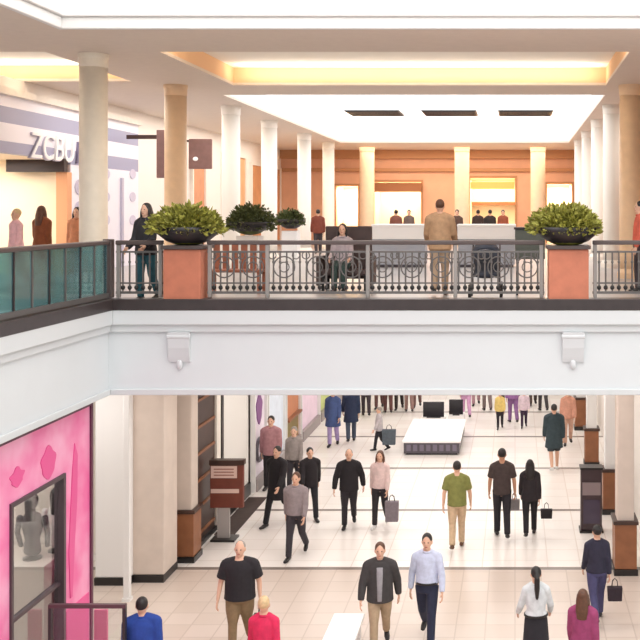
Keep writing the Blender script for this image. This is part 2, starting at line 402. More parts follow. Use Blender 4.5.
L = bpy.data.lights.new('store_lamp', 'AREA'); L.shape = 'RECTANGLE'; L.size = 2.5; L.size_y = 3; L.energy = 140; L.color = (1, .95, .88)
lo = bpy.data.objects.new('store_lamp', L); C.objects.link(lo); lo.location = (-13, 22.4, z8-.05)
# garments in the store
struct('wall_left', yzwall(MB(), LW-.2, LW, 29.2, BW, DK, SO, []).box(LW-.2, LW, 8, 29.2, 9.7, SO), mat('upper_left_wall', rgb(242,234,226), .7))
pn = [(33.9, 35.2, DK, 8.8, rgb(216,150,112), 'orange shop panel beyond the tan upper column'), (37.5, 40.5, DK, 9.2, rgb(222,170,124), 'wide peach shop panel between the white upper left columns'),
      (41.5, 46.5, DK, 9.0, rgb(206,146,100), 'tan shop panel at the far end of the upper left wall')]
for y0, y1, z0, z1, c, lab in pn:
    g = thing('upper_shopfront', lab, 'shopfront', (LW, (y0+y1)/2, DK))
    lob('panel', MB().box(LW, LW+.06, y0, y1, z0, z1), mat('panel_%d' % int(y0), c, .6, noise=.1, nscale=2), g)
    lob('frame', MB().box(LW, LW+.12, y0-.1, y0, z0, z1+.1).box(LW, LW+.12, y1, y1+.1, z0, z1+.1).box(LW, LW+.12, y0, y1, z1, z1+.1), CREAM, g)
# blade signs
SB = mat('sign_brown', rgb(124,92,88), .5, noise=.1)
g = thing('hanging_sign', 'narrow brown blade sign on a dark bracket left of the tan upper column', 'sign', (PX(162, 28), 28, PZ(130, 28)))
lob('sign_board', MB().box(PX(157, 28), PX(166.5, 28), 27.95, 28.05, PZ(178, 28), PZ(130, 28)), SB, g, bevel=.01)
lob('bracket', MB().box(LW+.13, PX(158, 28), 27.97, 28.03, PZ(139, 28), PZ(135, 28)), DWOOD, g)
g = thing('hanging_sign', 'square brown sign with small white emblem right of the tan upper column', 'sign', (PX(201, 33), 33, PZ(138, 33)))
lob('sign_board', MB().box(PX(189, 33), PX(212, 33), 32.95, 33.05, PZ(169, 33), PZ(139, 33)), SB, g, bevel=.02)
lob('emblem', MB().ell((PX(196, 33), 32.94, PZ(159, 33)), (.09, .02, .07)), SIGNW, g)
lob('bracket', MB().box(LW, PX(190, 33), 32.97, 33.03, PZ(142, 33), PZ(140, 33)), DWOOD, g)
struct('wall_right', MB().box(6.2, 6.4, 16.3, BW, DK, SO), PEACH)

# railings -------------------------------------------------------------
RT = DK + 1.06
def railing(label, x0, x1, posts, rings=True, handle=DARKRAIL):
    g = thing('railing', label, 'railing', ((x0+x1)/2, FR+.1, DK+.14)); y = FR+.1
    lob('handrail', MB().box(x0, x1, y-.05, y+.05, RT-.07, RT), handle, g, bevel=.015)
    lob('upper_rail', MB().box(x0, x1, y-.018, y+.018, RT-.2, RT-.17), IRON, g)
    lob('lower_rail', MB().box(x0, x1, y-.02, y+.02, DK+.2, DK+.24), IRON, g)
    lob('middle_rail', MB().box(x0, x1, y-.015, y+.015, DK+.36, DK+.385), IRON, g)
    for p in posts: lob('post', MB().box(p-.03, p+.03, y-.03, y+.03, DK+.14, RT-.07), mat('pale_post', rgb(150,144,140), .4, metal=.2), g, bevel=.006)
    n = int((x1-x0)/.105)
    for k in range(1, n):
        x = x0 + (x1-x0)*k/n
        if any(abs(x-p) < .045 for p in posts): continue
        b = MB().limb([(x, y, DK+.24), (x, y, DK+.5), (x, y, RT-.2)], [.013, .015, .013], 6, cap=.1)
        b.ell((x, y, RT-.35), (.022, .022, .03), 8, 6)
        o = lob('baluster', b, IRON, g)
        q = lob('collar', MB().ell((x, y, DK+.30), (.036, .03, .04), 8, 6), COLLAR, g); q.parent = o
    if rings:
        ps = sorted(posts)
        for a, b_ in zip(ps[:-1], ps[1:]):
            if b_ - a < .5: continue
            s = MB(); n2 = max(2, int((b_-a)/.46))
            for k in range(n2):
                cx = a + (b_-a)*(k+.5)/n2
                s.ringtorus((cx, y-.005, DK+.63), .17, .011); s.ringtorus((cx, y-.005, DK+.63), .08, .009, n=14)
                for sx in (-1, 1): s.ringtorus((cx+sx*.19, y-.005, DK+.82), .06, .009, n=12)
            lob('scrollwork', s, IRON, g)
railing('short iron railing between the left corner post and the left terracotta planter', -6.42, PX(161, FR), [-6.38, PX(161, FR)-.04], rings=False)
railing('long scrolled iron railing between the two terracotta planters', PX(205.5, FR), PX(544.5, FR), [PX(205.5, FR)+.04, PX(266, FR), PX(367, FR), PX(455, FR), PX(544, FR)-.04])
railing('iron railing to the right of the right terracotta planter', PX(593, FR), 5.5, [PX(593, FR)+.04, 2.6, 4.0], rings=False)
# left glass balustrade
g = thing('glass_balustrade', 'teal glass balustrade with dark rail along the left edge', 'railing', (-6.54, 11, DK+.14))
xg = -6.54
lob('handrail', MB().box(xg-.05, xg+.05, 5, FR+.15, RT-.07, RT), DARKRAIL, g, bevel=.015)
lob('shoe_rail', MB().box(xg-.04, xg+.04, 5, FR+.05, DK+.14, DK+.22), IRON, g)
for k in range(22):
    y0 = FR + .02 - .5*(k+1)
    lob('glass_panel', MB().box(xg-.008, xg+.008, y0+.03, y0+.47, DK+.22, RT-.07), TEALG, g)
    lob('baluster', MB().box(xg-.02, xg+.02, y0-.018, y0+.018, DK+.2, RT-.07), DIRON if k % 2 else IRON, g)
lob('corner_post', MB().box(xg-.07, xg+.07, FR+.02, FR+.16, DK+.14, RT+.02), DARKRAIL, g, bevel=.01)

# planters -------------------------------------------------------------
def bush(mb, c, rx, rz, n, leaf, seed):
    r = random.Random(seed); c = Vector(c)
    for i in range(n):
        a = r.random()*2*PI; e = math.asin(r.uniform(-.25, 1)); q = r.uniform(.55, 1.0) * (1 + .12*math.sin(3*a+seed) )
        p = c + Vector((rx*q*math.cos(e)*math.cos(a), rx*q*math.cos(e)*math.sin(a), rz*q*math.sin(e)))
        d = (p - c).normalized(); d = (d + Vector((r.uniform(-.6,.6), r.uniform(-.6,.6), r.uniform(-.2,.7)))).normalized()
        s = d.cross(Vector((r.uniform(-1,1), r.uniform(-1,1), r.uniform(-1,1)))).normalized(); l = leaf*r.uniform(.7,1.4); wv = l*.3
        up = s.cross(d)*l*.12
        mb.add([p, p+d*l*.5+s*wv+up, p+d*l, p+d*l*.5-s*wv+up], [(0,1,2,3)])
def planter(label, x, d, box, R, seed, lm, n, pedm=TERRA, w=.32, gh=.9):
    g = thing('planter', label, 'planter', (x, d, DK), 0, 'planters on the upper floor')
    if box:
        obj('pedestal', MB().box(-w, w, -.06, .55, .0, gh), pedm, g, bevel=.015)
        obj('pedestal_cap', MB().box(-w-.03, w+.03, -.1, .59, gh, gh+.06), DARKRAIL, g, bevel=.01)
    else:
        obj('pedestal', MB().box(-w, w, -w, w, 0, gh), pedm, g, bevel=.015)
    cy = .24 if box else 0
    obj('bowl', MB().lathe((0, cy, gh+.065), [(.2*R/.6, 0), (.38*R/.6, .06), (.58*R/.6, .2), (.62*R/.6, .29), (.55*R/.6, .28)], 28), mat('bowl_black', rgb(40,36,38), .4), g, smooth=True)
    m = MB(); m.ell((0, cy, gh+.30), (R*.8, R*.8, .30*R/.6)); bush(m, (0, cy, gh+(.33 if box else .26)), R*(1.06 if box else 1.0), (.40 if box else .52)*R/.6, n, .085, seed)
    obj('foliage', m, lm, g)
planter('terracotta planter with black bowl and bush, left end of long railing', PX(183, FR), FR, True, .52, 3, LEAF, 3200, w=.30, gh=.92)
planter('terracotta planter with black bowl and bush, right end of long railing', PX(568.5, FR), FR, True, .53, 5, LEAF, 3200, w=.32, gh=.92)
planter('dark green round bush on a white pedestal before the third upper left column', PX(250, 25.5), 25.5, False, .57, 8, LEAFD, 2600, pedm=WHITE, w=.28, gh=.92)
planter('small far bush on a white pedestal between the white upper left columns', PX(291, 31), 31, False, .42, 11, LEAFD, 1800, pedm=WHITE, w=.24, gh=.95)

# corbels below the planters ----------------------------------------------
for px, lab in ((180, 'pale relief corbel on the bridge front below the left planter'), (573, 'pale relief corbel on the bridge front below the right planter')):
    x = PX(px, FR); g = thing('corbel', lab, 'ornament', (x, FR, 4.9)); CM = mat('corbel_grey', rgb(207,210,213), .6)
    pr = [(FR, 4.62), (FR-.03, 4.62), (FR-.05, 4.7), (FR-.08, 4.85), (FR-.09, 4.98), (FR-.10, 5.10), (FR, 5.10)]
    lob('scroll', MB().prism(pr, x-.17, x+.17, 'x'), CM, g)
    lob('volute', MB().limb([(x-.18, FR-.06, 5.03), (x+.18, FR-.06, 5.03)], [.045, .045], 14, ref=(0,0,1), cap=.2), CM, g)
    lob('drop', MB().ell((x, FR-.03, 4.58), (.05, .03, .08)), CM, g)

# upper-deck furniture ------------------------------------------------------
KW = mat('counter_white', rgb(250,248,246), .4)
for px0, px1, lab in ((371, 426, 'white counter on the upper floor left of the person in tan'), (457, 516, 'white counter on the upper floor right of the person in tan')):
    d = 27.5; x0, x1 = PX(px0, d), PX(px1, d); g = thing('counter', lab, 'counter', ((x0+x1)/2, d+.4, DK))
    lob('body', MB().box(x0+.03, x1-.03, d+.03, d+.8, DK+.08, DK+.78), mat('counter_grey', rgb(168,172,182), .5), g); lob('fascia_panel', MB().box(x0+.01, x1-.01, d+.01, d+.82, DK+.78, DK+1.12), KW, g); lob('plinth', MB().box(x0+.07, x1-.07, d+.07, d+.75, DK, DK+.08), DGREY, g)
    lob('worktop', MB().box(x0, x1, d, d+.83, DK+1.12, DK+1.19), KW, g, bevel=.01)
# settee with high dark back
x0, x1, d = PX(322, 19.4), PX(369, 19.4), 19.4
g = thing('settee', 'dark brown high-backed settee with the seated person in grey', 'seat', ((x0+x1)/2, d, DK))
SET = mat('settee_brown', rgb(76,60,58), .6, noise=.15)
lob('back', MB().box(x0, x1, d+.35, d+.47, DK+.2, DK+1.24), SET, g, bevel=.02)
lob('seat', MB().box(x0+.02, x1-.02, d-.2, d+.35, DK+.30, DK+.41), SET, g, bevel=.03)
lob('arm', MB().box(x0-.08, x0, d-.2, d+.47, DK+.1, DK+.66), SET, g, bevel=.02); lob('arm', MB().box(x1, x1+.08, d-.2, d+.47, DK+.1, DK+.66), SET, g, bevel=.02)
for sx in (x0+.05, x1-.05):
    for sy in (d-.15, d+.4): lob('leg', MB().box(sx-.025, sx+.025, sy-.025, sy+.025, DK, DK+.33), BLACK, g)
# wooden bench behind the balusters
x0, x1, d = PX(207, 18.6), PX(263, 18.6), 18.6
g = thing('bench', 'reddish wooden slatted bench behind the railing right of the left planter', 'bench', ((x0+x1)/2, d, DK)); RW = mat('bench_red', rgb(158,96,72), .5, noise=.15)
for k in range(6): 
    xx = x0 + (x1-x0)*(k+.5)/6; lob('back_slat', MB().box(xx-.06, xx+.06, d+.3, d+.33, DK+.42, DK+.92), RW, g)
lob('seat', MB().box(x0, x1, d-.15, d+.32, DK+.4, DK+.45), RW, g, bevel=.01); lob('top_rail', MB().box(x0, x1, d+.29, d+.35, DK+.9, DK+.98), RW, g, bevel=.01)
for sx in (x0+.05, x1-.05):
    for sy in (d-.1, d+.28): lob('leg', MB().box(sx-.03, sx+.03, sy-.03, sy+.03, DK, DK+.4), RW, g)
# tall console
x0, x1, d = PX(515, 18.2), PX(545, 18.2), 18.2
g = thing('console_table', 'dark grey-green console on thin legs left of the right planter', 'table', ((x0+x1)/2, d, DK)); CG = mat('console_green', rgb(84,86,78), .5, noise=.1)
lob('cabinet', MB().box(x0, x1, d, d+.4, DK+.66, DK+1.2), CG, g, bevel=.01); lob('top', MB().box(x0-.02, x1+.02, d-.02, d+.42, DK+1.2, DK+1.24), DIRON, g)
for sx in (x0+.04, x1-.04):
    for sy in (d+.04, d+.36): lob('leg', MB().box(sx-.02, sx+.02, sy-.02, sy+.02, DK, DK+.66), DIRON, g)
# stroller
sx, d = PX(486, 17.6), 17.6
g = thing('stroller', 'dark navy baby stroller behind the long railing', 'stroller', (sx, d, DK)); NV = mat('stroller_navy', rgb(46,50,62), .7, noise=.15)
hood = MB(); hv = []; hf = []
for i in range(9):
    a = PI*i/8
    for k in range(6):
        b = PI/2*k/5; hv.append((.27*math.cos(a), -.05-.0+.32*math.cos(b)*-1*math.sin(a)**.3, .72+.3*math.sin(a)*(.55+.45*math.sin(b))))
for i in range(8):
    for k in range(5): hf.append((i*6+k, i*6+k+1, (i+1)*6+k+1, (i+1)*6+k))
hood.add(hv, hf); ho = obj('hood', hood, NV, g, smooth=True); so = ho.modifiers.new('t', 'SOLIDIFY'); so.thickness = .02
obj('seat', MB().limb([(0,-.2,.42), (0,.1,.45), (0,.22,.8)], [(.22,.06)]*3, 12), NV, g, smooth=True)
fr = MB()
for s in (-1, 1):
    fr.limb([(s*.24,-.38,.14), (s*.24,.0,.5), (s*.24,.42,.98)], [.014]*3, 8); fr.limb([(s*.24,.35,.14), (s*.24,.0,.5)], [.014]*2, 8)
fr.limb([(-.24,.42,.98), (.24,.42,.98)], [.018]*2, 8, ref=(0,0,1)); obj('frame', fr, DIRON, g, smooth=True)
for s in (-1, 1):
    for yy in (-.38, .35): obj('wheel', MB().ringtorus((s*.27, yy, .14), .11, .028, 'x').box(s*.27-.01, s*.27+.01, yy-.1, yy+.1, .13, .15).box(s*.27-.01, s*.27+.01, yy-.01, yy+.01, .04, .24), COLLAR, g)

# ------------------------------------------------------------------ lower level
# pink hoarding storefront
PK = pink_mat(); PX0 = -6.7
g = thing('pink_storefront', 'bright pink storefront with a dark framed window under the left fascia', 'storefront', (PX0, 13, 0))
o = obj('pink_wall', yzwall(MB(), PX0-.14, PX0, 8, 15.75, 0, 3.97, [(13.3, 14.85, .02, 3.1)]), PK, g); o.matrix_parent_inverse = Matrix.Translation(-g.location)
EDGE = mat('plum_edge', rgb(92,40,66), .4)
lob('edge_trim', MB().box(PX0-.16, PX0+.03, 8, 15.82, 3.97, 4.03).box(PX0-.16, PX0+.03, 15.75, 15.82, 0, 3.97), EDGE, g)
lob('window_frame', MB().box(PX0-.12, PX0+.03, 13.25, 13.31, 0, 3.14).box(PX0-.12, PX0+.03, 14.79, 14.86, 0, 3.14).box(PX0-.12, PX0+.03, 13.31, 14.79, 3.08, 3.14).box(PX0-.1, PX0-.02, 13.31, 14.79, 1.5, 1.55), mat('frame_dark', rgb(74,58,64), .4), g)
lob('window_pane', MB().box(PX0-.07, PX0-.06, 13.31, 14.79, .02, 3.08), GLASS, g)
lob('display_interior', MB().box(-9.2, -9.1, 13.0, 15.9, 0, 3.4).box(-9.2, PX0-.16, 15.9, 16.0, 0, 3.4).box(-9.2, PX0-.16, 12.9, 15.9, 3.4, 3.45), mat('display_beige', rgb(206,196,186), .6), g)
# printed graphics in deeper pink
GP = mat('deep_pink_print', rgb(232,84,152), .35)
def blob(y, z, ry, rz, wob, n=28):
    return [(y + ry*math.cos(2*PI*k/n)*(1+wob*math.sin(5*2*PI*k/n)), z + rz*math.sin(2*PI*k/n)*(1+wob*math.cos(4*2*PI*k/n))) for k in range(n)]
lob('printed_flower', MB().prism(blob(14.35, 3.42, .22, .22, .12), PX0, PX0+.012, 'x'), GP, g)
lob('printed_stem', MB().prism([(15.0, 1.9), (15.12, 3.1), (15.2, 3.5), (15.3, 3.3), (15.28, 2.6), (15.2, 2.0), (15.12, 1.2), (15.05, 1.2)], PX0, PX0+.012, 'x'), GP, g)
lob('printed_flower', MB().prism(blob(13.45, 3.45, .18, .12, .2), PX0, PX0+.01, 'x'), GP, g)
lob('printed_base', MB().box(PX0, PX0+.012, 14.92, 15.7, .0, 1.05), GP, g)
# plinth and two half mannequins in the window
PLM = mat('plinth_grey', rgb(186,176,166), .6)
tag(obj('display_plinth', MB().box(-8.6, -7.0, 14.85, 15.85, 0, 1.75), PLM, bevel=.01), 'long grey display plinth inside the pink storefront window', 'plinth')
def mannequin(label, x, y, m, hm):
    g = thing('mannequin', label, 'mannequin', (x, y, 1.75))
    b = MB().limb([(0,0,.12), (0,0,.3), (0,.0,.52), (0,0,.66)], [(.13,.1), (.11,.085), (.17,.1), (.13,.07)], 16); b.limb([(0,0,.62), (0,0,.78)], [.05,.045], 10); b.ell((0,.01,.86), (.075,.09,.115))
    for s in (-1, 1): b.limb([(s*.19,0,.62), (s*.23,0,.4), (s*.2,.06,.18)], [.05,.04,.035], 10)
    obj('bust', b, m, g, smooth=True); obj('stand', MB().lathe((0,0,0), [(.14,0), (.14,.02), (.02,.04), (.02,.14)], 16), BLACK, g)
    obj('wig', MB().ell((-.0,-.02,.9), (.095,.1,.1)).limb([(0,-.07,.88), (0,-.08,.6)], [(.09,.05),(.07,.03)], 10), hm, g, smooth=True)
mannequin('black mannequin bust with black wig behind the pink storefront window', PX(32, 15.2), 15.2, mat('mannequin_black', rgb(56,52,54), .5), HAIRB)
mannequin('white mannequin bust with dark wig behind the pink storefront window', PX(57, 15.55), 15.55, mat('mannequin_white', rgb(226,220,216), .5), HAIRB)
# free-standing glass screen
d = 13.6; x0, x1 = PX(49, d), PX(126, d); zt = PZ(604, d)
g = thing('glass_screen', 'free-standing glass screen with dark top rail before the pink storefront', 'screen', ((x0+x1)/2, d, 0))
lob('top_rail', MB().box(x0, x1, d-.03, d+.03, zt-.05, zt), mat('plum_rail', rgb(86,60,66), .4), g); lob('upright', MB().box(x0, x0+.04, d-.03, d+.03, 0, zt-.05), DIRON, g); lob('upright', MB().box(x1-.04, x1, d-.03, d+.03, 0, zt-.05), DIRON, g)
lob('pane', MB().box(x0+.04, x1-.04, d-.006, d+.006, .05, zt-.05), GLASS, g); lob('foot', MB().box(x0-.02, x1+.02, d-.18, d+.18, 0, .05), DIRON, g)
d = 15.1
tag(obj('poster_stand', MB().box(PX(94, d), PX(107, d), d, d+.05, .0, PZ(610, d)), mat('pink_poster', rgb(226,120,150), .5)), 'small pink poster board at the foot of the white pillar', 'poster')

d = 18.0
g = thing('post', 'slim white floor to ceiling post before the white and beige pillars', 'post', (PX(126, d), d, 0))
lob('shaft', MB().box(PX(123, d), PX(129, d), d, d+.12, .06, CL), WHITE, g, bevel=.01); lob('foot', MB().box(PX(122, d), PX(130, d), d-.02, d+.14, 0, .06), WHITE, g)
tag(obj('entrance_mat', MB().box(-6.55, -6.1, 21.75, 24.6, 0, .012), mat('mat_dark', rgb(70,56,52), .8, noise=.15)), 'dark entrance mat along the foot of the dark shopfront', 'mat')
# pillars at the lower left
g = thing('pillar', 'white square pillar with black base right of the pink storefront', 'column', (-7.6, 19, 0))
lob('shaft', MB().box(PX(95, 18.8), PX(130, 18.8), 18.8, 19.5, .14, CL), WHITE, g, bevel=.02); lob('base', MB().box(PX(95, 18.8)-.01, PX(130, 18.8), 18.78, 19.52, 0, .14), BLACK, g)
g = thing('pillar', 'broad beige pillar with black base beside the white pillar', 'column', (-6.9, 19.3, 0))
lob('shaft', MB().box(PX(130.5, 18.95), PX(164, 18.95), 18.95, 19.7, .14, CL), BEIGE, g, bevel=.02); lob('base', MB().box(PX(130.5, 18.95), PX(164, 18.95), 18.93, 19.72, 0, .14), BLACK, g)
struct('wall_left', MB().box(-7.6, -7.0, 19.75, 20.2, 0, CL)  .box(-9, -6.74, 20.55, 62, 0, CL).box(-9, -6.5, 19.75, 20.5, 3.6, CL), CREAM)
def wainscot_pillar(label, x0, x1, d, dd=.5, shaft=BEIGE):
    g = thing('wainscot_pillar', label, 'column', ((x0+x1)/2, d+dd/2, 0), 0, 'wood based pillars of the lower hall')
    lob('shaft', MB().box(x0+.05, x1-.05, d+.05, d+dd-.05, 1.03, CL), shaft, g, bevel=.02)
    lob('wainscot', MB().box(x0, x1, d, d+dd, .12, .98), WOOD, g, bevel=.01); lob('cap_rail', MB().box(x0-.03, x1+.03, d-.03, d+dd+.03, .98, 1.05), DWOOD, g, bevel=.01); lob('base', MB().box(x0-.02, x1+.02, d-.02, d+dd+.02, 0, .12), BLACK, g)
wainscot_pillar('beige pillar on a brown wood base left of the dark shopfront', PX(172, 20), PX(193.5, 20), 20.0)
wainscot_pillar('beige pillar on a brown wood base at the right picture edge', PX(615, 19.3), PX(637, 19.3), 19.3, .55)
wainscot_pillar('white pillar on a brown base behind the dark directory stand', PX(603, 23.2), PX(616, 23.2)+.05, 23.2, .4, WHITE)
wainscot_pillar('white pillar on a peach-brown base, third along the lower right side', PX(585, 27.6), PX(597, 27.6)+.05, 27.6, .4, WHITE)
wainscot_pillar('white pillar on a peach-brown base, farthest along the lower right side', PX(575, 32.2), PX(588, 32.2), 32.2, .4, WHITE)
struct('wall_right', MB().box(2.75, 2.9, 19.9, 62, 0, CL), mat('lower_right_wall', rgb(240,234,226), .6))
struct('wall_back', MB().box(-9, 4, 62, 62.2, 0, CL), WHITE)
LX = -6.62
# dark shopfront at left
g = thing('dark_shopfront', 'dark brown wooden shopfront beside the brown based pillar', 'shopfront', (LX, 21.3, 0))
lob('door_panel', MB().box(LX-.1, LX-.02, 20.7, 22.1, .1, 3.6), DWOOD, g)
m = MB()
for k in range(6): m.box(LX-.03, LX+.02, 20.78, 22.02, .25+k*.56, .3+k*.56)
lob('panel_moulding', m, WOOD, g)
lob('frame', MB().box(LX-.15, LX+.03, 20.56, 20.7, 0, 3.7).box(LX-.15, LX+.03, 22.1, 22.4, 0, 3.7).box(LX-.15, LX+.06, 20.7, 22.1, 3.6, 3.7), CREAM, g); lob('base', MB().box(LX-.1, LX+.04, 20.7, 22.1, 0, .1), BLACK, g)
g = thing('shop_window', 'white framed shop window with a thin black mullion behind the directory sign', 'shopfront', (LX, 23.5, 0))
lob('panel', MB().box(LX-.1, LX-.02, 22.6, 24.9, .3, 3.7), mat('pale_panel', rgb(238,234,228), .5), g); lob('mullion', MB().box(LX-.02, LX+.04, 22.45, 22.6, 0, 3.7), BLACK, g); lob('base', MB().box(LX-.1, LX+.04, 22.6, 24.9, 0, .3), BLACK, g)
disp = [(25.0, 26.3, rgb(236,226,236), 'white lilac window display with a purple figure', 'p'), (26.4, 28.4, rgb(226,236,248), 'pale blue window display past the lilac one', None), (28.5, 30.4, rgb(212,140,100), 'orange-brown window display with shelves at the lower left', 'o'),
        (30.5, 33.3, rgb(246,222,238), 'pale pink window display past the orange-brown one', None), (33.4, 35.8, rgb(210,222,140), 'yellow-green window display past the pale pink one', None), (35.9, 41, rgb(236,220,220), 'blush window display farthest along the lower left side', None)]
for y0, y1, c, lab, kind in disp:
    g = thing('window_display', lab, 'shopfront', (LX, (y0+y1)/2, 0), 0, 'window displays of the lower hall'); mm = mat('display_%d' % int(y0*10), c, .5, noise=.06, nscale=3)
    lob('panel', MB().box(LX, LX+.05, y0+.08, y1-.08, .3, 3.4), mm, g); lob('frame', MB().box(LX, LX+.12, y0, y0+.08, 0, 3.5).box(LX, LX+.12, y1-.08, y1, 0, 3.5).box(LX, LX+.12, y0+.08, y1-.08, 3.4, 3.5), WHITE, g); lob('sill', MB().box(LX, LX+.16, y0+.08, y1-.08, 0, .3), mat('sill_grey', rgb(160,150,148), .5), g)
    if kind == 'p':
        lob('purple_figure', MB().prism(blob(25.65, 2.0, .28, .38, .12), LX+.05, LX+.07, 'x'), mat('purple_print', rgb(136,84,140), .5), g)
        lob('grey_ring', MB().ringtorus((LX+.08, 25.6, .95), .28, .05, 'x'), DGREY, g)
    if kind == 'o':
        lob('shelf', MB().box(LX+.05, LX+.18, y0+.1, y1-.1, 1.0, 1.06).box(LX+.05, LX+.18, y0+.1, y1-.1, 1.8, 1.86), WOOD, g); lob('olive_panel', MB().box(LX+.05, LX+.07, y0+.2, y1-.2, .35, .95), mat('olive_panel', rgb(138,120,70), .6), g)
# directory sign (left)
d = 21.4
g = thing('directory_sign', 'red-brown directory sign with white panels on a grey post at the lower left', 'sign', (PX(226, d), d, 0)); RB = mat('sign_redbrown', rgb(120,62,48), .5, noise=.1)
lob('board', MB().box(PX(210, d), PX(243, d), d, d+.12, PZ(508, d), PZ(463, d)), RB, g, bevel=.01); lob('header', MB().box(PX(209.5, d), PX(244, d), d-.03, d+.15, PZ(465, d), PZ(460, d)), DWOOD, g)
SP = mat('sign_pale', rgb(226,196,184), .5)
lob('panel', MB().box(PX(211, d), PX(237, d), d-.015, d, PZ(478, d), PZ(466, d)), SP, g); lob('panel', MB().box(PX(211, d), PX(239, d), d-.015, d, PZ(493, d), PZ(489, d)), SP, g)
m = MB()
for k in range(3): m.box(PX(214, d), PX(234, d), d-.02, d-.015, PZ(469.5+k*3, d), PZ(468.5+k*3, d))
lob('printed_lines', m, mat('sign_line', rgb(160,104,90), .5), g)
lob('post', MB().box(PX(217, d), PX(229, d), d+.02, d+.1, .04, PZ(507, d)), mat('post_grey', rgb(176,168,164), .5), g); lob('foot', MB().box(PX(212, d), PX(236, d), d-.14, d+.26, 0, .04), BLACK, g)
# dark directory stand (right)
d = 21.9; x0, x1 = PX(581, d), PX(602, d)
g = thing('directory_stand', 'tall dark directory stand with a grey band at the lower right', 'stand', ((x0+x1)/2, d, 0)); DM = mat('stand_maroon', rgb(62,46,50), .4, noise=.1)
lob('body', MB().box(x0, x1, d, d+.3, .05, 1.38), DM, g, bevel=.01); lob('band', MB().box(x0+.03, x1-.03, d-.012, d, .82, 1.1), mat('band_grey', rgb(138,122,124), .4), g); lob('screen', MB().box(x0+.05, x1-.05, d-.01, d, .2, .72), mat('screen_plum', rgb(70,60,78), .25), g); lob('foot', MB().box(x0-.03, x1+.03, d-.05, d+.35, 0, .05), BLACK, g); lob('top', MB().box(x0-.02, x1+.02, d-.02, d+.32, 1.38, 1.42), BLACK, g)
# white platform kiosk in the middle
d = 28.9; x0, x1 = PX(403, d), PX(460, d)
g = thing('display_platform', 'low white display platform with dark grey front in the middle of the hall', 'platform', ((x0+x1)/2, d+1.5, 0))
lob('front_panel', MB().box(x0+.02, x1-.02, d, d+.05, .05, .36), DGREY, g); lob('body', MB().box(x0+.02, x1-.02, d+.05, d+3.0, .05, .36), DGREY, g); lob('top', MB().box(x0-.02, x1+.02, d-.04, d+3.05, .36, .42), KW, g, bevel=.01); lob('plinth', MB().box(x0+.08, x1-.08, d+.08, d+2.9, 0, .05), BLACK, g)
m = MB()
for k in range(8): m.box(x0+.1+k*.19, x0+.22+k*.19, d-.01, d, .12, .3)
lob('vent_slats', m, mat('slat_violet', rgb(120,112,128), .4), g)
for px0, px1, dd, lab in ((423, 444, 32.8, 'wider dark screen on a white desk beyond the display platform'), (449, 463, 33.2, 'smaller dark screen on a white desk beyond the display platform')):
    xa, xb = PX(px0, dd), PX(px1, dd); g = thing('screen_desk', lab, 'desk', ((xa+xb)/2, dd, 0))
    lob('desk', MB().box(xa-.03, xb+.03, dd-.05, dd+.6, 0, .28), KW, g); lob('screen', MB().box(xa, xb, dd, dd+.08, .31, .80), mat('screen_black', rgb(42,40,44), .25), g, bevel=.01); lob('screen_foot', MB().box(xa+.12, xb-.12, dd-.02, dd+.14, .28, .31), DIRON, g)
# white bench in the foreground
d = 16.35
g = thing('bench', 'long white backless bench in the lower foreground', 'bench', (PX(350, d), d-1.2, 0)); x0, x1 = PX(334, d), PX(365, d)
lob('top', MB().box(x0, x1, d-2.4, d, .40, .46), KW, g, bevel=.015)
for yy in (d-2.25, d-.25): lob('leg', MB().box(x0+.04, x1-.04, yy, yy+.12, 0, .40), KW, g, bevel=.01)

